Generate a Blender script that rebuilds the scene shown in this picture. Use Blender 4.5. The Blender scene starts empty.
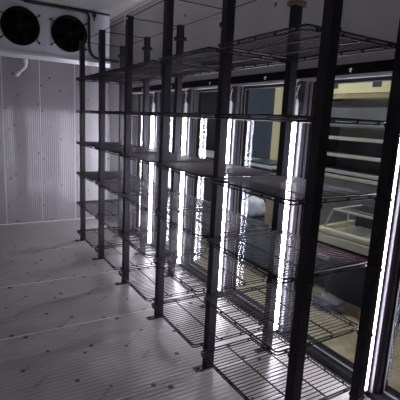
import bpy, bmesh, math, random
from mathutils import Vector, Matrix
random.seed(7)
scene = bpy.context.scene
COL = scene.collection
PI = math.pi

# ------------------------------------------------------------------ dimensions (metres)
S = 0.75                 # post spacing along the row
D = 0.485                # front to rear post distance
H = 2.376                # post height
Z0, DZ = 0.143, 0.3607   # lowest shelf, shelf pitch
SX0, SX1 = -0.086, 0.500 # shelf front and rear edge
WX = 0.70                # inner face of the door wall
YB = 4.84                # back wall
ZC = 2.86                # ceiling
XL, YN = -2.5, -2.6      # left wall, wall behind the camera
LX = 0.66                # light strips
MUL = [0.09 + 0.775 * k for k in range(-1, 6)]   # mullion centres
DOOR_Z0, DOOR_Z1 = 0.035, 1.86
def PY(n): return (6 - n) * S

# ------------------------------------------------------------------ materials
def mat(name, col=(.5,.5,.5), rough=.5, metal=0., spec=.5, emit=None, es=0., coat=0.):
    m = bpy.data.materials.new(name); m.use_nodes = True
    b = m.node_tree.nodes['Principled BSDF']
    b.inputs['Base Color'].default_value = (*col, 1)
    b.inputs['Roughness'].default_value = rough
    b.inputs['Metallic'].default_value = metal
    b.inputs['Specular IOR Level'].default_value = spec
    b.inputs['Coat Weight'].default_value = coat
    if emit:
        b.inputs['Emission Color'].default_value = (*emit, 1)
        b.inputs['Emission Strength'].default_value = es
    return m

def N(m, t, **kw):
    n = m.node_tree.nodes.new(t)
    for k, v in kw.items(): setattr(n, k, v)
    return n
def L(m, a, b): m.node_tree.links.new(a, b)

def noisy(m, c1, c2, scale=3., detail=5., rough=None):
    """blend two colours with a noise on the real surface"""
    b = m.node_tree.nodes['Principled BSDF']
    tc = N(m, 'ShaderNodeTexCoord'); no = N(m, 'ShaderNodeTexNoise')
    no.inputs['Scale'].default_value = scale; no.inputs['Detail'].default_value = detail
    L(m, tc.outputs['Object'], no.inputs['Vector'])
    cr = N(m, 'ShaderNodeValToRGB')
    cr.color_ramp.elements[0].position = .22; cr.color_ramp.elements[1].position = .78
    cr.color_ramp.elements[0].color = (*c1, 1); cr.color_ramp.elements[1].color = (*c2, 1)
    L(m, no.outputs['Fac'], cr.inputs['Fac']); L(m, cr.outputs['Color'], b.inputs['Base Color'])
    if rough:
        mr = N(m, 'ShaderNodeMapRange')
        mr.inputs['To Min'].default_value, mr.inputs['To Max'].default_value = rough
        L(m, no.outputs['Fac'], mr.inputs['Value']); L(m, mr.outputs['Result'], b.inputs['Roughness'])
    return m

def ribbed(m, axis, period, height, wob=0.):
    """fine pressed ribs of the insulated panels, as a bump along one axis"""
    b = m.node_tree.nodes['Principled BSDF']
    tc = N(m, 'ShaderNodeTexCoord'); sp = N(m, 'ShaderNodeSeparateXYZ')
    L(m, tc.outputs['Object'], sp.inputs[0])
    mu = N(m, 'ShaderNodeMath', operation='MULTIPLY'); mu.inputs[1].default_value = 2 * PI / period
    L(m, sp.outputs[axis], mu.inputs[0])
    si = N(m, 'ShaderNodeMath', operation='SINE'); L(m, mu.outputs[0], si.inputs[0])
    no = N(m, 'ShaderNodeTexNoise'); no.inputs['Scale'].default_value = 4.; no.inputs['Detail'].default_value = 3
    L(m, tc.outputs['Object'], no.inputs['Vector'])
    ad = N(m, 'ShaderNodeMath', operation='MULTIPLY_ADD'); ad.inputs[1].default_value = wob
    L(m, no.outputs['Fac'], ad.inputs[0]); L(m, si.outputs[0], ad.inputs[2])
    bu = N(m, 'ShaderNodeBump'); bu.inputs['Strength'].default_value = 1.; bu.inputs['Distance'].default_value = height
    L(m, ad.outputs[0], bu.inputs['Height']); L(m, bu.outputs['Normal'], b.inputs['Normal'])
    return m

M = {}
M['floor'] = ribbed(noisy(mat('floor_film', rough=.34), (.21,.195,.185), (.33,.312,.297), 2.6, 7, (.24,.48)), 1, .034, .0007, 1.)
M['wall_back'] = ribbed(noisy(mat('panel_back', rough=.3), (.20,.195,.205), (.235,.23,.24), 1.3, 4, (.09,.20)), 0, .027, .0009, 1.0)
M['wall_door'] = noisy(mat('panel_door_wall', rough=.5), (.56,.56,.55), (.66,.66,.645), 2.5, 5)
M['wall_plain'] = noisy(mat('panel_plain', rough=.5), (.46,.45,.45), (.52,.51,.51), 1.5, 4)
M['ceiling'] = noisy(mat('ceiling_panel', rough=.4), (.50,.50,.485), (.58,.58,.56), 2, 4)
M['seam'] = mat('joint_sealant', (.72,.72,.74), .4)
M['mark'] = mat('printed_dot', (.045,.032,.034), .6)
M['text'] = mat('printed_lettering', (.12,.105,.11), .6)
M['black'] = noisy(mat('black_powder_coat', rough=.45, spec=.3), (.010,.0095,.016), (.016,.015,.024), 30, 3)
M['wire'] = mat('black_coated_wire', (.007,.007,.009), .5, 0, .2)
M['alu'] = noisy(mat('grey_aluminium', rough=.5, metal=.5), (.20,.20,.215), (.30,.30,.31), 8, 3)
M['mullion'] = noisy(mat('mullion_coating', rough=.6, spec=.2), (.065,.062,.070), (.085,.08,.09), 8, 3)
M['alu_lit'] = mat('lit_aluminium', (.72,.72,.74), .3, .4)  # aluminium with the LED light put into its base colour
M['alu_dark'] = mat('dark_anodised_frame', (.014,.013,.018), .5, 0, .25)
M['header'] = mat('black_header', (.006,.006,.008), .6, 0, .12)
M['steel'] = mat('galvanised_steel', (.55,.55,.56), .35, .9)
M['brass'] = mat('brassy_bracket', (.30,.21,.12), .4, .9)
M['white_plastic'] = mat('white_plastic', (.75,.75,.76), .4)
M['white_metal'] = noisy(mat('white_coated_metal', rough=.4), (.50,.53,.57), (.58,.61,.65), 2, 3)
M['tray'] = mat('drip_tray_metal', (.66,.67,.70), .3, .2)
M['rubber'] = mat('black_rubber', (.012,.012,.013), .55)
M['fan_dark'] = mat('fan_black', (.003,.003,.0035), .6, 0, .15)
M['fan_blade'] = mat('fan_blade', (.004,.004,.0045), .6, 0, .2)
M['led'] = mat('led_lens', (.9,.9,.9), .4, emit=(.90,.86,1.0), es=32)
M['lamp'] = mat('shop_lamp', (.9,.9,.9), .4, emit=(1.,.97,.90), es=22.)
M['led_case'] = mat('multideck_light', (.9,.9,.9), .4, emit=(1.,.93,.7), es=2.0)
M['cream'] = noisy(mat('cream_paint', rough=.4), (.62,.57,.40), (.72,.66,.48), 4, 3)
M['yellow'] = noisy(mat('yellow_fascia', rough=.5), (.72,.66,.40), (.82,.76,.48), 3, 3)
M['amber'] = noisy(mat('amber_lip', rough=.25, metal=.4), (.50,.42,.24), (.62,.53,.32), 6, 3)
M['red'] = mat('red_apron', (.30,.04,.085), .5)
M['cab'] = noisy(mat('dark_cabinet', rough=.4), (.035,.038,.05), (.06,.063,.08), 5, 3)
M['deck_in'] = noisy(mat('multideck_lining', rough=.35, metal=.3), (.16,.16,.19), (.25,.25,.29), 3, 3)
M['rail'] = mat('price_rail_white', (.52,.52,.50), .4)
M['blue'] = noisy(mat('navy_panel', rough=.4), (.05,.062,.10), (.08,.095,.14), 2, 3)
M['shop_wall'] = noisy(mat('shop_wall_yellow', rough=.7), (.50,.43,.22), (.60,.52,.28), 2, 3)
M['shop_dark'] = noisy(mat('shop_wall_dark', rough=.7), (.05,.05,.07), (.09,.09,.12), 2, 3)
M['shop_ceiling'] = mat('shop_ceiling_paint', (.35,.35,.36), .8)
M['shop_floor'] = noisy(mat('shop_floor_stone', rough=.45), (.26,.20,.12), (.56,.46,.29), 14, 8)
M['card'] = noisy(mat('cardboard', rough=.8), (.35,.25,.14), (.45,.33,.19), 9, 4)
M['bag'] = noisy(mat('grey_bag', rough=.4), (.10,.10,.12), (.2,.2,.23), 9, 4)
M['white_top'] = mat('white_counter_top', (.78,.80,.86), .3)
M['orange'] = mat('orange_plastic', (.65,.25,.12), .5)

def glass(name, tint=(.93,.95,.96), base=.006):
    m = bpy.data.materials.new(name); m.use_nodes = True
    nt = m.node_tree; nt.nodes.clear()
    out = N(m, 'ShaderNodeOutputMaterial'); mix = N(m, 'ShaderNodeMixShader')
    tr = N(m, 'ShaderNodeBsdfTransparent'); tr.inputs[0].default_value = (*tint, 1)
    gl = N(m, 'ShaderNodeBsdfGlossy'); gl.inputs['Roughness'].default_value = .0
    lw = N(m, 'ShaderNodeLayerWeight'); lw.inputs['Blend'].default_value = .5
    pw = N(m, 'ShaderNodeMath', operation='POWER'); pw.inputs[1].default_value = 5
    ma = N(m, 'ShaderNodeMath', operation='MULTIPLY_ADD'); ma.inputs[1].default_value = 1 - base; ma.inputs[2].default_value = base
    L(m, lw.outputs['Facing'], pw.inputs[0]); L(m, pw.outputs[0], ma.inputs[0]); L(m, ma.outputs[0], mix.inputs[0])
    L(m, tr.outputs[0], mix.inputs[1]); L(m, gl.outputs[0], mix.inputs[2]); L(m, mix.outputs[0], out.inputs[0])
    return m
M['glass'] = glass('door_glass')
M['glass_case'] = glass('case_glass', (.95,.96,.95), .05)

# ------------------------------------------------------------------ mesh helpers
class MB:
    def __init__(s): s.bm = bmesh.new(); s.mi = 0
    def _set(s, fs):
        for f in fs: f.material_index = s.mi
    def box(s, a, b):
        x0,y0,z0 = [min(p,q) for p,q in zip(a,b)]; x1,y1,z1 = [max(p,q) for p,q in zip(a,b)]
        v = [s.bm.verts.new(p) for p in ((x0,y0,z0),(x1,y0,z0),(x1,y1,z0),(x0,y1,z0),(x0,y0,z1),(x1,y0,z1),(x1,y1,z1),(x0,y1,z1))]
        fs = [s.bm.faces.new([v[i] for i in q]) for q in ((0,3,2,1),(4,5,6,7),(0,1,5,4),(1,2,6,5),(2,3,7,6),(3,0,4,7))]
        s._set(fs); return s
    def quad(s, pts):
        s._set([s.bm.faces.new([s.bm.verts.new(p) for p in pts])]); return s
    def tube(s, pts, r, n=6, cap=True, closed=False):
        pts = [Vector(p) for p in pts]; rings = []
        m = len(pts); prev = None
        for i, p in enumerate(pts):
            if closed: t = (pts[(i+1) % m] - pts[i-1]).normalized()
            elif i == 0: t = (pts[1]-pts[0]).normalized()
            elif i == m-1: t = (pts[-1]-pts[-2]).normalized()
            else: t = ((pts[i+1]-p).normalized() + (p-pts[i-1]).normalized()).normalized()
            if prev is None:
                up = Vector((0,0,1)) if abs(t.z) < .9 else Vector((1,0,0))
                a = t.cross(up).normalized()
            else: a = (prev - t*prev.dot(t)).normalized()
            prev = a; b = t.cross(a)
            rings.append([s.bm.verts.new(p + (a*math.cos(2*PI*(k+.5)/n) + b*math.sin(2*PI*(k+.5)/n))*r) for k in range(n)])
        fs = []
        rng = range(m if closed else m-1)
        for i in rng:
            A, B = rings[i], rings[(i+1) % m]
            for k in range(n): fs.append(s.bm.faces.new((A[k], A[(k+1)%n], B[(k+1)%n], B[k])))
        if cap and not closed:
            fs.append(s.bm.faces.new(rings[0][::-1])); fs.append(s.bm.faces.new(rings[-1]))
        s._set(fs); return s
    def ring_y(s, c, r0, r1, y0, y1, n=40):
        """annular drum round a Y axis"""
        cx, cz = c; V = []
        for (r, y) in ((r0,y0),(r1,y0),(r1,y1),(r0,y1)):
            V.append([s.bm.verts.new((cx+r*math.cos(2*PI*k/n), y, cz+r*math.sin(2*PI*k/n))) for k in range(n)])
        fs = []
        for j in range(4):
            A, B = V[j], V[(j+1)%4]
            for k in range(n): fs.append(s.bm.faces.new((A[k],A[(k+1)%n],B[(k+1)%n],B[k])))
        s._set(fs); return s
    def build(s, name, mats, parent=None, smooth=False, bevel=0.):
        bmesh.ops.recalc_face_normals(s.bm, faces=s.bm.faces)
        me = bpy.data.meshes.new(name); s.bm.to_mesh(me); s.bm.free()
        if not isinstance(mats, (list, tuple)): mats = [mats]
        for m in mats: me.materials.append(m)
        if smooth:
            for p in me.polygons: p.use_smooth = True
            me.set_sharp_from_angle(angle=math.radians(40))
        o = bpy.data.objects.new(name, me); COL.objects.link(o)
        if parent: o.parent = parent
        if bevel:
            bv = o.modifiers.new('bevel', 'BEVEL'); bv.width = bevel; bv.segments = 2; bv.limit_method = 'ANGLE'
        return o

def empty(name, loc=(0,0,0), rz=0.):
    o = bpy.data.objects.new(name, None); COL.objects.link(o); o.empty_display_size = .1
    o.location = loc; o.rotation_euler = (0,0,rz); return o
def tag(o, label, cat, group=None):
    o['label'] = label; o['category'] = cat
    if group: o['group'] = group
    return o
def struct(o): o['kind'] = 'structure'; return o
def copy_tree(o, parent=None):
    c = o.copy(); COL.objects.link(c); c.parent = parent
    for ch in list(o.children): copy_tree(ch, c)
    return c
def arc(c, r, a0, a1, ax, n=6):
    out = []
    for i in range(n+1):
        a = a0 + (a1-a0)*i/n
        u, v = r*math.cos(a), r*math.sin(a)
        p = [c[0], c[1], c[2]]; p[ax[0]] += u; p[ax[1]] += v
        out.append(tuple(p))
    return out

# ------------------------------------------------------------------ printed film marks
DOTS_A = [(-.438,.915,.011),(-.279,1.088,.011),(-.034,.988,.017),(-.334,.701,.014),(-.400,1.302,.012)]
TXT_A = [((-.425,.93),(-.292,1.074)),((-.117,.64),(-.009,.736))]
DOTS_B = [(.027,.905,.014),(.130,.682,.012),(.022,.573,.010),(.266,.521,.014)]
TXT_B = [((.030,.582),(.122,.672)),((.31,.29),(.40,.385))]
def film_marks(mb, put, u_seams, v0, v1, u0, u1, dot=1, txt=2, scale=1.):
    rnd = random.Random(3)
    for si, su in enumerate(u_seams):
        for (D_, T_) in ((DOTS_A, TXT_A), (DOTS_B, TXT_B)):
            for k in range(-8, 9):
                dv = k*.662
                for (u, v, r) in D_:
                    uu, vv = su+u, v+dv
                    if not (u0+.02 < uu < u1-.02 and v0+.02 < vv < v1-.02): continue
                    mb.mi = dot; n = 8
                    r *= scale*(.8+.4*rnd.random())
                    mb.quad([put(uu+r*math.cos(2*PI*i/n), vv+r*math.sin(2*PI*i/n)) for i in range(n)])
                for (a, b) in T_:
                    A = Vector((su+a[0], a[1]+dv)); B = Vector((su+b[0], b[1]+dv))
                    if not (u0+.03 < min(A.x,B.x) and max(A.x,B.x) < u1-.03 and v0+.03 < min(A.y,B.y) and max(A.y,B.y) < v1-.03): continue
                    mb.mi = txt; d = (B-A); ln = d.length; d.normalize(); nrm = Vector((-d.y, d.x))
                    h = .016; w = .012; q = ln/9
                    for i in range(9):
                        c = A + d*(q*(i+.5))
                        def st(p, r_):   # one letter stroke as a small quad, in letter coordinates
                            pts = []
                            for (x, y) in ((p[0],p[1]),(r_[0],p[1]),(r_[0],r_[1]),(p[0],r_[1])):
                                w_ = c + d*x + nrm*y; pts.append(put(w_.x, w_.y))
                            mb.quad(pts)
                        t = .0028
                        st((-w/2,-h/2),(-w/2+t,h/2))
                        if i % 3 != 1: st((-w/2+t,h/2-t),(w/2,h/2))
                        if i % 2: st((-w/2+t,-h/2),(w/2,-h/2+t))
                        if i % 3 != 2: st((w/2-t,-h/2+t),(w/2,h/2-t))
    mb.mi = 0

# ------------------------------------------------------------------ room shell
T = .10
f = MB(); f.box((XL-T, YN-T, -T), (WX, YB+T, 0))
for ys in (1.64-1.88, 1.64-.94, 1.64, 1.64+.94, 1.64+1.88):
    f.mi = 3; f.box((XL, ys-.0025, 0), (WX, ys+.0025, .0012))
f.mi = 0
film_marks(f, lambda u, v: (v-2.62, u, .0009), [1.64-1.88,1.64-.94,1.64,1.64+.94,1.64+1.88], 2.62+XL, 2.62+WX, YN, YB, scale=1.1)
struct(f.build('floor', [M['floor'], M['mark'], M['text'], M['seam']]))

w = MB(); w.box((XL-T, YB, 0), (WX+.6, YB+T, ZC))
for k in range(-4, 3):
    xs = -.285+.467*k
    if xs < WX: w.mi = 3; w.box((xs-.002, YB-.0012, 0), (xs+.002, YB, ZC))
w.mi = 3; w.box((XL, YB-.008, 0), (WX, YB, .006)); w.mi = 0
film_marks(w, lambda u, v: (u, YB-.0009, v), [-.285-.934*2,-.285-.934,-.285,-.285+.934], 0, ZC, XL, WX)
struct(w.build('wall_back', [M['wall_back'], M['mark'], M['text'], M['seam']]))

struct(MB().box((XL-T, YN-T, 0), (XL, YB, ZC)).build('wall_left', M['wall_plain']))
struct(MB().box((XL-T, YN-T, 0), (WX+T, YN, ZC)).build('wall_near', M['wall_plain']))
struct(MB().box((XL-T, YN-T, ZC), (WX+T, YB+T, ZC+T)).build('ceiling', M['ceiling']))
YD0, YD1 = MUL[0]-.04, MUL[-1]+.05      # span of the glass door run
r = MB()
r.box((WX, YN, DOOR_Z1), (WX+T, YB, ZC)); r.box((WX, YD1, 0), (WX+T, YB, DOOR_Z1)); r.box((WX, YN, 0), (WX+T, YD0, DOOR_Z1))
rng = random.Random(5)
for i in range(26):      # scuffed print on the panel above the doors
    y, z, q = rng.uniform(-.6, 4.5), rng.uniform(1.98, 2.75), rng.uniform(.008, .02)
    r.mi = 1; r.quad([(WX-.0009, y+q*math.cos(2*PI*j/8), z+q*math.sin(2*PI*j/8)) for j in range(8)])
struct(r.build('wall_right', [M['wall_door'], M['text']]))
# corner coving along the ceiling of the door wall
struct(MB().box((WX-.045, YN, ZC-.012), (WX, YB, ZC)).box((WX-.012, YN, ZC-.05), (WX, YB, ZC-.012)).build('trim_1', M['ceiling']))
# black header rail over the doors with its little clips
hd = struct(MB().box((WX-.012, YD0, DOOR_Z1-.004), (WX+.02, YD1, DOOR_Z1+.055)).build('trim_2', M['header']))
for k in range(len(MUL)-1):
    y = (MUL[k]+MUL[k+1])/2 - .02
    c = MB().tube([(WX-.016,y,1.885),(WX-.03,y,1.883),(WX-.034,y-.004,1.872),(WX-.028,y-.010,1.866)], .004, 6).build('clip', M['white_plastic'], hd)
# sill
struct(MB().box((WX-.012, YD0, 0), (WX+.16, YD1, .030)).build('trim_3', M['header']))
struct(MB().box((WX-.004, YD0, .030), (WX+.12, YD1, DOOR_Z0+.004)).build('trim_4', M['header']))
# aluminium head profile, its lit look painted in by the pale colour
struct(MB().box((WX-.004, YD0, DOOR_Z1-.022), (WX+.12, YD1, DOOR_Z1-.004)).build('trim_5', M['alu_lit']))

# mullions with stepped profile
for i, y in enumerate(MUL):
    m = MB()
    m.box((WX-.012, y-.046, DOOR_Z0), (WX+.02, y+.046, DOOR_Z1-.022))
    m.box((WX+.02, y-.060, DOOR_Z0), (WX+.045, y+.060, DOOR_Z1-.022))
    struct(m.build('trim_%d' % (6+i), M['mullion'], bevel=.004))

# glass doors
for i in range(len(MUL)-1):
    y0, y1 = MUL[i]+.038, MUL[i+1]-.038
    z0, z1 = DOOR_Z0+.006, DOOR_Z1-.006
    x0, x1 = WX+.047, WX+.085
    s = .036; sb = .010
    d = MB(); d.box((x0,y0,z0),(x1,y0+s,z1)); d.box((x0,y1-s,z0),(x1,y1,z1)); d.box((x0,y0+s,z0),(x1,y1-s,z0+sb)); d.box((x0,y0+s,z1-s),(x1,y1-s,z1))
    dr = struct(d.build('door_%d' % (i+1), M['alu_dark']))
    for gx in (x0+.004, x0+.026):
        MB().box((gx, y0+s, z0+sb), (gx+.004, y1-s, z1-s)).build('glass_pane', M['glass'], dr)
    g = MB()
    for a, b in (((x0-.002,y0+s,z0+sb),(x0+.003,y0+s+.006,z1-s)), ((x0-.002,y1-s-.006,z0+sb),(x0+.003,y1-s,z1-s)), ((x0-.002,y0+s,z0+sb),(x0+.003,y1-s,z0+sb+.009)), ((x0-.002,y0+s,z1-s-.006),(x0+.003,y1-s,z1-s))):
        g.box(a, b)
    g.build('spacer_bar', M['alu'], dr)
    h = MB(); h.tube([(x1,y0+.04,.75),(x1+.04,y0+.04,.75),(x1+.04,y0+.04,1.15),(x1,y0+.04,1.15)], .009, 8)
    h.build('door_handle', M['alu_dark'], dr, True)

# ------------------------------------------------------------------ LED strips on the mullions
def led_proto():
    o = empty('led_light')
    m = MB(); m.box((-.020,-.010,.055),(.010,.010,1.585)); m.build('led_lens', M['led'], o, bevel=.003)
    MB().box((.010,-.012,.05),(.027,.012,1.70)).build('led_housing', M['mullion'], o)
    MB().box((-.021,-.010,.045),(.022,.010,.0555)).build('end_cap', M['white_plastic'], o)
    MB().box((-.016,-.013,1.5855),(.010,.013,1.70)).box((-.010,-.009,1.70),(.010,.009,1.715)).build('driver_cap', M['white_plastic'], o)
    c = MB(); c.tube([(-.002,.004,1.71),(-.004,.012,1.735),(-.006,-.004,1.76),(-.004,-.016,1.80),(-.006,.006,1.80),(0,.010,1.83),(.012,.004,1.852)], .0035, 6)
    c.build('cable', M['white_plastic'], o, True)
    c = MB(); c.tube([(-.002,-.006,1.71),(-.010,-.016,1.74),(-.008,-.006,1.77),(-.004,-.020,1.80),(-.010,-.030,1.812)], .003, 6)
    c.build('cable', M['white_plastic'], o, True)
    return o
led0 = led_proto()
LED_LABELS = {
 6: 'glowing vertical LED strip on the door mullion nearest the back wall',
 5: 'second glowing vertical LED strip counting from the back wall, on a door mullion',
 4: 'third glowing vertical LED strip counting from the back wall, on a door mullion',
 3: 'fourth glowing vertical LED strip counting from the back wall, on a door mullion',
 2: 'fifth glowing vertical LED strip from the back wall, just right of a rear rack post',
 1: 'glowing vertical LED strip at the far right, on the nearest visible mullion'}
for i, y in enumerate(MUL):
    if i == 0: continue
    o = led0 if i == 1 else copy_tree(led0)
    o.location = (LX, y - (.012 if i == 1 else 0), 0)
    tag(o, LED_LABELS[i], 'led light', 'LED strips on the door mullions')

# ------------------------------------------------------------------ shelving rack
rack = tag(empty('wire_shelving_rack', (0, PY(3), 0)), 'long black metal rack of six wire shelf levels standing before the glass doors', 'shelving rack')
RY = PY(3)
PW = .052
def post_proto():
    h = PW/2; t = .004
    m = MB()
    # box section post, open slot down its rear side
    m.box((-h,-h,.004),(h,-h+t,H)); m.box((-h,h-t,.004),(h,h,H)); m.box((-h,-h+t,.004),(-h+t,h-t,H)); m.box((h-t,-h+t,.004),(h,h-t,H))
    m.box((-h+t,-h+t,H-.004),(h-t,h-t,H))
    p = m.build('post', M['black'], rack)
    fp = MB().box((-.098,-.024,0),(.03,.024,.006)).box((-h-.005,-.02,.006),(-h,.02,.05)).build('foot_plate', M['black'], p)
    b = MB(); b.tube([(-.075,0,.006),(-.075,0,.016)], .010, 6); b.build('bolt', M['black'], p)
    for j in range(6):
        z = Z0+DZ*j-.012
        k = MB()
        for sgn in (-1, 1): k.box((-h-.002, sgn*(h+.001)-.0035, z-.012), (h+.002, sgn*(h+.001)+.0035, z+.004))
        k.box((-h-.004, -h-.0045, z-.012), (-h-.0005, h+.0045, z+.004))
        k.build('shelf_bracket', M['black'], p)
    return p
p0 = post_proto(); first = True
for n in range(1, 7):
    for x in (0, D):
        if first: p = p0; first = False
        else: p = copy_tree(p0, rack)
        p.location = (x, PY(n)-RY, 0)
        if x > 0:
            # clamp near the top of the rear posts that stays them off the wall
            c = MB(); c.box((-.040,-.036,2.245),(.044,-.028,2.275)); c.box((-.040,.028,2.245),(.044,.036,2.275)); c.box((-.044,-.036,2.245),(-.036,.036,2.275)); c.box((.036,-.010,2.250),(.070,.010,2.256))
            c.tube([(-.060,0,2.26),(-.036,0,2.26)], .006, 6)
            c.build('wall_clamp', M['brass'] if n == 5 else M['black'], p)

def shelf_mesh():
    y1, y0 = -.036, -S+.047       # relative to the far post of the bay
    m = MB(); R_ = .018
    def loop(z, r, inset=0.):
        a0, a1, b0, b1 = SX0+inset, SX1-inset, y0+inset, y1-inset
        pts = arc((a1-R_, b1-R_, z), R_, 0, PI/2, (0,1), 4) + arc((a0+R_, b1-R_, z), R_, PI/2, PI, (0,1), 4) \
            + arc((a0+R_, b0+R_, z), R_, PI, 1.5*PI, (0,1), 4) + arc((a1-R_, b0+R_, z), R_, 1.5*PI, 2*PI, (0,1), 4)
        m.tube(pts, r, 6, closed=True)
    loop(0, .0050); loop(-.018, .0044, .002)
    for fx in (1/3, 2/3):
        x = SX0 + (SX1-SX0)*fx
        m.tube([(x, y0, -.005), (x, y1, -.005)], .0046, 6)
    n = 25
    for i in range(1, n):
        y = y0 + (y1-y0)*i/n
        m.tube([(SX0, y, .0035), (SX1, y, .0035)], .0025, 4)
    # small welded ties between the two rails
    for i in range(5):
        y = y0+.06+(y1-y0-.12)*i/4
        for x in (SX0+.001, SX1-.001): m.box((x-.003, y-.006, -.017), (x+.003, y+.006, 0))
    for i in range(4):
        x = SX0+.06+(SX1-SX0-.12)*i/3
        for y in (y0+.001, y1-.001): m.box((x-.006, y-.003, -.017), (x+.006, y+.003, 0))
    return m
s0 = None
for n in range(1, 6):
    for k in range(6):
        if s0 is None: s = s0 = shelf_mesh().build('wire_shelf', M['wire'], rack)
        else: s = s0.copy(); COL.objects.link(s); s.parent = rack
        s.location = (0, PY(n)-RY, Z0+DZ*k)
# tie rods joining the post tops
def rod(a, b):
    MB().tube([(a[0], a[1]-RY, a[2]), (b[0], b[1]-RY, b[2])], .0035, 6).build('tie_rod', M['wire'], rack)
zt = H-.012
for n in range(1, 7):
    rod((PW/2, PY(n), zt), (D-PW/2, PY(n), zt))
    if n < 6:
        for x in (0, D): rod((x, PY(n)-PW/2, zt), (x, PY(n+1)+PW/2, zt))

# white plastic tie on the third front post top
c = MB(); c.box((-.040,-.030,2.345),(-.0265,.030,2.352)); c.box((-.044,-.012,2.30),(-.036,.008,2.385))
tie = c.build('plastic_tie', M['white_plastic'], rack); tie.location = (0, PY(3)-RY, 0)

# ------------------------------------------------------------------ evaporator unit
EX0, EX1, EY, EZ0, EZ1 = -1.02, .535, 4.40, 2.255, 2.835
ev = tag(empty('evaporator_unit', ((EX0+EX1)/2, EY+.2, EZ0)), 'white cooling unit with two black fans hung under the ceiling at the back wall', 'cooling unit')
EO = Vector(ev.location)
def evb(mb, name, m_, parent=None, **kw):
    mb.bm.transform(Matrix.Translation(-EO)); return mb.build(name, m_, parent or ev, **kw)
FANS = [(-.566, 2.545), (.008, 2.538)]
FR = .214
# housing: front plate with round openings, and the rest of the box
def plate_with_holes():
    m = MB(); n = 48
    xs = [EX0, (FANS[0][0]+FANS[1][0])/2, FANS[1][0]+.262, EX1]
    for i, (fx, fz) in enumerate(FANS):
        a, b = xs[i], xs[i+1]
        inner, outer = [], []
        for k in range(n):
            t = 2*PI*k/n; c_, s_ = math.cos(t), math.sin(t)
            inner.append((fx+(FR-.012)*c_, fz+(FR-.012)*s_))
            sc = []
            if c_ > 1e-6: sc.append((b-fx)/c_)
            if c_ < -1e-6: sc.append((a-fx)/c_)
            if s_ > 1e-6: sc.append((EZ1-fz)/s_)
            if s_ < -1e-6: sc.append((EZ0-fz)/s_)
            q = min(sc); outer.append((fx+q*c_, fz+q*s_))
        # add the rectangle corners
        for (cx_, cz_) in ((b,EZ1),(a,EZ1),(a,EZ0),(b,EZ0)):
            k = min(range(n), key=lambda j: (outer[j][0]-cx_)**2+(outer[j][1]-cz_)**2); outer[k] = (cx_, cz_)
        I = [m.bm.verts.new((x, EY, z)) for x, z in inner]; O = [m.bm.verts.new((x, EY, z)) for x, z in outer]
        J = [m.bm.verts.new((x, EY+.05, z)) for x, z in inner]
        for k in range(n):
            k2 = (k+1) % n
            m.bm.faces.new((I[k], I[k2], O[k2], O[k])); m.bm.faces.new((I[k], J[k], J[k2], I[k2]))
    m.quad([(xs[2],EY,EZ0),(xs[3],EY,EZ0),(xs[3],EY,EZ1),(xs[2],EY,EZ1)])
    m.box((EX0,EY+.001,EZ1-.004),(EX1,YB-.05,EZ1)); m.box((EX0,EY+.001,EZ0),(EX1,YB-.05,EZ0+.004))
    m.box((EX0,EY+.001,EZ0),(EX0+.004,YB-.05,EZ1)); m.box((EX1-.004,EY+.001,EZ0),(EX1,YB-.05,EZ1))
    m.box((EX0,YB-.054,EZ0),(EX1,YB-.05,EZ1))
    return m
evb(plate_with_holes(), 'housing', M['white_metal'])
m = MB(); m.box((EX1-.002,EY+.10,EZ0+.08),(EX1+.002,YB-.1,EZ1-.08)); evb(m, 'end_panel', M['white_metal'])
for (fx, fz) in FANS:
    m = MB(); m.ring_y((fx,fz), FR-.014, FR+.006, EY-.035, EY+.03, 48)
    sh = evb(m, 'fan_shroud', M['fan_dark'], smooth=True)
    for a in (35, 148, 215, 322):
        m = MB(); a = math.radians(a); c_, s_ = math.cos(a), math.sin(a)
        m.tube([(fx+(FR-.01)*c_, EY-.03, fz+(FR-.01)*s_), (fx+(FR+.03)*c_, EY-.018, fz+(FR+.03)*s_), (fx+(FR+.055)*c_, EY-.004, fz+(FR+.055)*s_)], .007, 6)
        m.tube([(fx+(FR+.055)*c_, EY-.012, fz+(FR+.055)*s_), (fx+(FR+.055)*c_, EY, fz+(FR+.055)*s_)], .014, 8)
        evb(m, 'fan_bracket', M['rubber'], sh)
    m = MB()
    for rr in [.03+.0165*j for j in range(11)]:
        m.tube([(fx+rr*math.cos(2*PI*k/36), EY-.034+.0, fz+rr*math.sin(2*PI*k/36)) for k in range(36)], .0016, 4, closed=True)
    for j in range(6):
        a = PI*j/6; m.tube([(fx-(FR-.012)*math.cos(a), EY-.031, fz-(FR-.012)*math.sin(a)), (fx+(FR-.012)*math.cos(a), EY-.031, fz+(FR-.012)*math.sin(a))], .002, 4)
    evb(m, 'fan_guard', M['fan_dark'], sh)
    m = MB()
    for j in range(5):
        a0 = 2*PI*j/5+.3
        prof = []
        for (rr, da, dy) in ((.045,-.35,.030),(.11,-.38,.038),(.185,-.30,.045),(.188,.30,.005),(.11,.32,.0),(.045,.40,.0)):
            prof.append((fx+rr*math.cos(a0+da), EY+.022+dy, fz+rr*math.sin(a0+da)))
        A = [m.bm.verts.new(p) for p in prof]; B = [m.bm.verts.new((p[0],p[1]+.003,p[2])) for p in prof]
        m.bm.faces.new(A); m.bm.faces.new(B[::-1])
        for k in range(6): m.bm.faces.new((A[k],A[(k+1)%6],B[(k+1)%6],B[k]))
    evb(m, 'fan_blade', M['fan_blade'], sh)
    m = MB(); m.tube([(fx,EY+.004,fz),(fx,EY+.012,fz),(fx,EY+.12,fz)], .046, 20); evb(m, 'fan_motor', M['fan_blade'], sh)
    m = MB(); m.ring_y((fx,fz), .001, .013, EY-.040, EY-.033, 16); evb(m, 'guard_badge', M['alu_dark'], sh)
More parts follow.
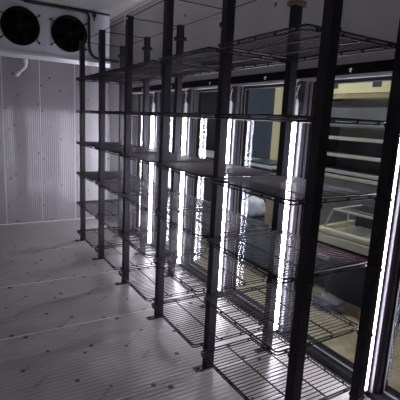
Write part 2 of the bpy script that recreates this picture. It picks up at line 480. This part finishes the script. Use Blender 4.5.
# dark coil seen behind the fans
m = MB(); m.box((EX0+.03,EY+.16,EZ0+.02),(EX1-.2,EY+.32,EZ1-.02)); evb(m, 'coil', M['fan_dark'])
# drip tray with a lip
m = MB()
pr_ = [(EY-.02,2.262),(EY-.035,2.225),(EY-.012,2.178),(YB-.06,2.235),(YB-.06,2.254),(EY+.0,2.254)]
A = [m.bm.verts.new((EX0-.01,y,z)) for y,z in pr_]; B = [m.bm.verts.new((EX1+.01,y,z)) for y,z in pr_]
m.bm.faces.new(A); m.bm.faces.new(B[::-1])
for k in range(6): m.bm.faces.new((A[k],A[(k+1)%6],B[(k+1)%6],B[k]))
evb(m, 'drip_tray', M['tray'])
m = MB(); m.box((EX0,EY-.004,EZ1),(EX1,EY+.03,ZC-.001)); evb(m, 'top_gasket', M['rubber'])
for x in (-.30,.255):
    for z in (2.36,2.55,2.74):
        m = MB(); m.ring_y((x,z), .0006, .005, EY-.003, EY, 10); evb(m, 'screw', M['alu_dark'])
for x in (-.8, .3):
    m = MB(); m.tube([(x,YB-.2,EZ1),(x,YB-.2,ZC)], .006, 8); evb(m, 'hanger_bolt', M['steel'])

# drain elbow under the tray
dp = empty('drain_pipe', Vector((-.50, EY+.12, 2.03))-EO); dp.parent = ev
m = MB(); m.tube([(.0,0,.155),(.0,0,.085),(-.012,.02,.055),(-.07,.10,-.005),(-.085,.13,-.025)], .019, 10)
m.build('pipe', M['white_plastic'], dp, True)
MB().tube([(0,0,.10),(0,0,.155)], .025, 12).build('pipe_fitting', M['white_plastic'], dp, True)
m = MB(); m.tube([(-.070,.10,-.005),(-.090,.14,-.032)], .023, 12); m.build('pipe_fitting', M['white_plastic'], dp, True)

# insulated refrigerant hose
hz = MB()
pts = [(-.52,EY-.03,2.835),(-.2,EY-.032,2.832),(.12,EY-.034,2.83),(.205,EY-.036,2.822)]
pts += arc((.205,EY-.038,2.777), .045, PI/2, 0, (0,2), 5)[1:]
pts += [(.252,EY-.042,2.60),(.252,EY-.044,2.42)]
pts += [(.262,EY-.046,2.36),(.285,EY-.046,2.315),(.32,EY-.046,2.285),(.38,EY-.046,2.272),(.46,EY-.040,2.270),(.56,EY-.02,2.272),(.64,EY+.05,2.28),(WX-.001,EY+.12,2.285)]
hz.tube(pts, .0175, 10)
tag(hz.build('insulated_hose', M['rubber'], None, True), 'thick black insulated hose looping down beside the right fan of the cooling unit', 'hose')
# fitting on the top of the unit end
m = MB(); m.box((.30,EY-.03,2.79),(.35,EY-.001,2.85)); m.tube([(.325,EY-.02,2.80),(.325,EY-.02,2.745)], .010, 8)
evb(m, 'pipe_clip', M['rubber'])
m = MB(); m.tube([(.40,EY-.012,2.62),(.40,EY-.02,2.60),(.40,EY-.02,2.50)], .010, 8); evb(m, 'valve_stub', M['alu_dark'])
m = MB(); m.box((.385,EY-.018,2.36),(.43,EY-.001,2.47)); evb(m, 'control_box', M['alu_dark'])

# ------------------------------------------------------------------ shop beyond the glass
SXE, SY0, SY1, SZ = 4.1, -2.6, 9.0, 2.95
struct(MB().box((WX+.0, SY0, -T), (SXE+.1, SY1+.1, -.001)).build('floor_shop', M['shop_floor']))
wl = MB(); wl.box((SXE, SY0, 0), (SXE+.1, 5.5, SZ)); wl.mi = 1; wl.box((SXE, 5.5, 0), (SXE+.1, SY1, SZ))
struct(wl.build('wall_shop_far', [M['shop_wall'], M['shop_dark']]))
struct(MB().box((3.55, 4.20, 0), (SXE, 4.50, SZ)).build('wall_shop_pillar', M['yellow']))
struct(MB().box((WX+T, SY1, 0), (SXE+.1, SY1+.1, SZ)).build('wall_shop_left', M['shop_dark']))
struct(MB().box((WX+T, SY0-.1, 0), (SXE+.1, SY0, SZ)).build('wall_shop_right', M['shop_dark']))
struct(MB().box((WX+T, SY0-.1, SZ), (SXE+.1, SY1+.1, SZ+.1)).build('ceiling_shop', M['shop_ceiling']))
struct(MB().box((WX+.10, YB+T, 0), (WX+.2, SY1, SZ)).build('wall_shop_near', M['shop_dark']))
lampgeo = None
for (x, y) in ((2.2,.6),(2.2,3.0),(2.2,5.6)):
    if lampgeo is None:
        t = lampgeo = empty('ceiling_lamp')
        MB().box((-.09,-.62,-.05),(.09,.62,0)).build('lamp_housing', M['white_plastic'], t)
        MB().box((-.07,-.60,-.056),(.07,.60,-.05)).build('lamp_diffuser', M['lamp'], t)
    else: t = copy_tree(lampgeo)
    t.location = (x, y, SZ)
    tag(t, {.6:'shop ceiling tube lamp over the glass display case',3.0:'shop ceiling tube lamp in front of the open chiller',5.6:'shop ceiling tube lamp over the long counter'}[y], 'lamp', 'tube lamps on the shop ceiling')

# open multideck chiller
md = tag(empty('open_chiller', (3.2, 2.3, 0)), 'open dark chiller cabinet with white price rails under a yellow fascia beyond the glass', 'chiller cabinet')
def mdp(name, boxes, m_):
    b = MB()
    for a, c in boxes: b.box(a, c)
    return b.build(name, m_, md)
YA, YZ = -.95, .95
mdp('cabinet_body', [((.66,YA,0),(.72,YZ,2.20)), ((0,YA,0),(.72,YZ,.16))], M['cab'])
mdp('end_panel', [((0,YZ-.04,.16),(.66,YZ,1.985))], M['cab']); mdp('end_panel', [((0,YA,.16),(.66,YA+.04,1.985))], M['cab'])
mdp('lining', [((.60,YA+.04,.50),(.66,YZ-.04,1.985))], M['deck_in'])
mdp('front_riser', [((-.02,YA,.16),(.03,YZ,.86))], M['deck_in'])
mdp('bumper_rail', [((-.03,YA,.86),(.03,YZ,.90))], M['rail'])
for z in (1.41, 1.175, .945):
    s = mdp('shelf', [((.14,YA+.04,z-.02),(.60,YZ-.04,z))], M['deck_in'])
    b = MB(); b.box((.10,YA+.04,z-.035),(.14,YZ-.04,z+.012)); b.build('price_rail', M['rail'], s)
mdp('night_blind', [((.09,YA+.04,1.55),(.13,YZ-.04,1.90))], M['deck_in'])
mdp('canopy', [((-.03,YA,1.99),(.66,YZ,2.22))], M['yellow'])
mdp('light_lip', [((-.02,YA+.04,1.925),(.08,YZ-.04,1.99))], M['amber'])
mdp('canopy_lamp', [((.12,YA+.06,1.955),(.16,YZ-.06,1.975))], M['led_case'])
for yy in (.555, -.115, -.78):
    mdp('fascia_square', [((-.034,yy-.085,2.055),(-.029,yy+.045,2.15))], M['cab'])

# glass topped display case on a stand
ca = math.atan2(.555, -.059)     # direction of its long side
dc = tag(empty('display_case', (1.645, .656, 0), ca - PI/2), 'cream display case with slanted glass on a dark stand with a red apron', 'display case')
# local: +Y along the case away from the camera, +X towards the shop
LN = .76
b = MB(); b.box((.05,-.15,.0),(.55,LN-.14,.40)); b.build('stand', M['cab'], dc)
b = MB(); b.box((-.01,-.22,.385),(.60,LN+.0,.495)); b.build('apron', M['red'], dc)
b = MB(); b.box((-.012,-.22,.478),(.62,LN+.0,.50)); b.build('stand_edge', M['header'], dc)
b = MB(); b.box((-.02,-.22,.50),(.62,LN,.575)); b.build('case_base', M['cream'], dc, bevel=.008)
b = MB()
for i in range(9):
    a = PI/2*i/8
b.tube([(.03,-.2,.60),(.03,LN-.02,.60)], .034, 14); b.build('case_roll', M['cream'], dc, True)
b = MB(); b.box((-.02,LN-.03,.50),(.60,LN+.02,.625)); b.build('case_end', M['cream'], dc, bevel=.01)
fr = MB()
fr.tube([(.05,LN-.05,.62),(.10,LN-.10,.80)], .010, 8); fr.tube([(.10,LN-.10,.80),(.10,-.2,.80)], .012, 8)
fr.tube([(.05,-.2,.62),(.10,-.2,.80)], .010, 8); fr.tube([(.04,.47,.64),(.095,.50,.80)], .008, 8)
fr.tube([(.10,LN-.10,.80),(.55,LN-.10,.80)], .010, 8)
fr.build('case_frame', M['rail'], dc, True)
g = MB(); g.quad([(.05,-.2,.62),(.05,LN-.05,.62),(.10,LN-.10,.80),(.10,-.2,.80)]); g.quad([(.10,-.2,.802),(.10,LN-.10,.802),(.55,LN-.10,.802),(.55,-.2,.802)])
g.build('case_glass', M['glass_case'], dc)
for i in range(3):
    y = -.05+.24*i; MB().box((.12,y,.575),(.5,y+.2,.60)).build('case_tray', M['steel'], dc)
b = MB(); b.box((.56,-.2,.575),(.60,LN-.05,.72)); b.build('case_back', M['cab'], dc)

# long white topped counter
lc = tag(empty('long_counter', (2.85, 5.2, 0)), 'long navy counter with a bright white top beyond the far doors', 'counter')
b = MB(); b.box((.03,-1.55,0),(.65,2.9,.86)); b.build('counter_body', M['blue'], lc)
b = MB(); b.box((0,-1.60,.86),(.70,2.95,.90)); b.build('counter_top', M['white_top'], lc)
b = MB(); b.box((.05,-1.50,.902),(.62,-.8,.93)); b.build('counter_mat', M['blue'], lc)

b = MB(); b.box((3.62,4.55,0),(4.08,5.85,2.25)); b.mi = 1; b.box((3.60,4.57,.08),(3.62,5.81,2.2)); b.mi = 2; b.tube([(3.58,5.65,.95),(3.58,5.65,1.35)], .012, 8)
tag(b.build('tall_cabinet', [M['blue'], M['blue'], M['steel']]), 'tall navy cabinet standing against the yellow shop wall', 'cabinet')

def carton(loc, rz, size, lab, m_, name='cardboard_box'):
    o = tag(empty(name, loc, rz), lab, 'box'); sx, sy, sz = size
    MB().box((-sx/2,-sy/2,0),(sx/2,sy/2,sz)).build('box_body', m_, o, bevel=.004)
    f_ = MB(); f_.box((-sx/2,-sy/2,sz),(-.002,sy/2,sz+.004)); f_.box((.002,-sy/2,sz),(sx/2,sy/2,sz+.004)); f_.build('box_flap', m_, o)
    MB().box((-.025,-sy/2-.001,sz+.0042),(.025,sy/2+.001,sz+.005)).build('tape', M['rail'], o)
    return o
ch = tag(empty('low_chest', (1.80,2.55,0)), 'low navy chest on the shop floor, a brown box and a white bag on it', 'chest')
MB().box((-.33,-.78,.03),(.33,.80,.44)).build('chest_body', M['blue'], ch, bevel=.01)
MB().box((-.345,-.80,.44),(.345,.82,.475)).build('chest_lid', M['cab'], ch, bevel=.006)
MB().box((-.30,-.75,0),(.30,.77,.03)).build('chest_plinth', M['header'], ch)
MB().tube([(-.345,-.1,.40),(-.365,-.1,.40),(-.365,.1,.40),(-.345,.1,.40)], .006, 6).build('chest_handle', M['steel'], ch)
carton((1.66,2.03,.475), .15, (.20,.24,.27), 'brown cardboard box standing on the low navy chest', M['card'])
carton((1.85,1.50,0), .1, (.22,.20,.26), 'grey box on the shop floor at the left of the display case stand', M['bag'], 'grey_box')
def lump(name, loc, size, lab, m_, cat, seed):
    bm = bmesh.new(); bmesh.ops.create_icosphere(bm, subdivisions=4, radius=1)
    from mathutils import noise
    for v in bm.verts:
        d = 1+.28*noise.noise(v.co*2.2+Vector((seed,0,0)))+.12*noise.noise(v.co*6+Vector((0,seed,0)))
        v.co = Vector((v.co.x*d*size[0], v.co.y*d*size[1], max(-.72, v.co.z*d)*size[2]))
    mz = min(v.co.z for v in bm.verts)
    for v in bm.verts: v.co.z -= mz
    # tied neck
    me = bpy.data.meshes.new(name); bm.to_mesh(me); bm.free(); me.materials.append(m_)
    for p in me.polygons: p.use_smooth = True
    o = bpy.data.objects.new(name, me); COL.objects.link(o); o.location = loc
    return tag(o, lab, cat)
lump('plastic_bag', (1.70,2.52,.475), (.12,.15,.12), 'white crumpled plastic bag lying on the low navy chest beside the brown box', M['white_top'], 'bag', 2.)
lump('grey_sack', (1.40,1.04,0), (.10,.15,.07), 'crumpled grey sack on the shop floor just outside the near glass door', M['bag'], 'sack', 5.)
carton((1.50,.72,0), .2, (.08,.10,.06), 'small orange box on the shop floor in front of the display case', M['orange'], 'small_box')

# ------------------------------------------------------------------ world, camera, view
wd = bpy.data.worlds.new('world'); scene.world = wd; wd.use_nodes = True
wd.node_tree.nodes['Background'].inputs[0].default_value = (.02,.02,.024,1)
wd.node_tree.nodes['Background'].inputs[1].default_value = .2

cx, cy, cz, yaw, pitch, roll, fpx = -1.3296, -1.2623, 1.5501, .5407, -.1909, .0505, 413.58
fw = Vector((math.sin(yaw)*math.cos(pitch), math.cos(yaw)*math.cos(pitch), math.sin(pitch)))
rt = Vector((math.cos(yaw), -math.sin(yaw), 0)); up = rt.cross(fw)
r2 = rt*math.cos(roll)+up*math.sin(roll); u2 = -rt*math.sin(roll)+up*math.cos(roll)
cam = bpy.data.cameras.new('camera'); co = bpy.data.objects.new('camera', cam); COL.objects.link(co)
mw = Matrix((r2, u2, -fw)).transposed().to_4x4(); mw.translation = Vector((cx,cy,cz)); co.matrix_world = mw
cam.sensor_width = 36; cam.sensor_fit = 'HORIZONTAL'; cam.lens = fpx/400*36; cam.clip_start = .02
scene.camera = co
vs = scene.view_settings
vs.view_transform = 'Standard'; vs.look = 'None'; vs.gamma = 1; vs.use_curve_mapping = False; vs.exposure = 1.12
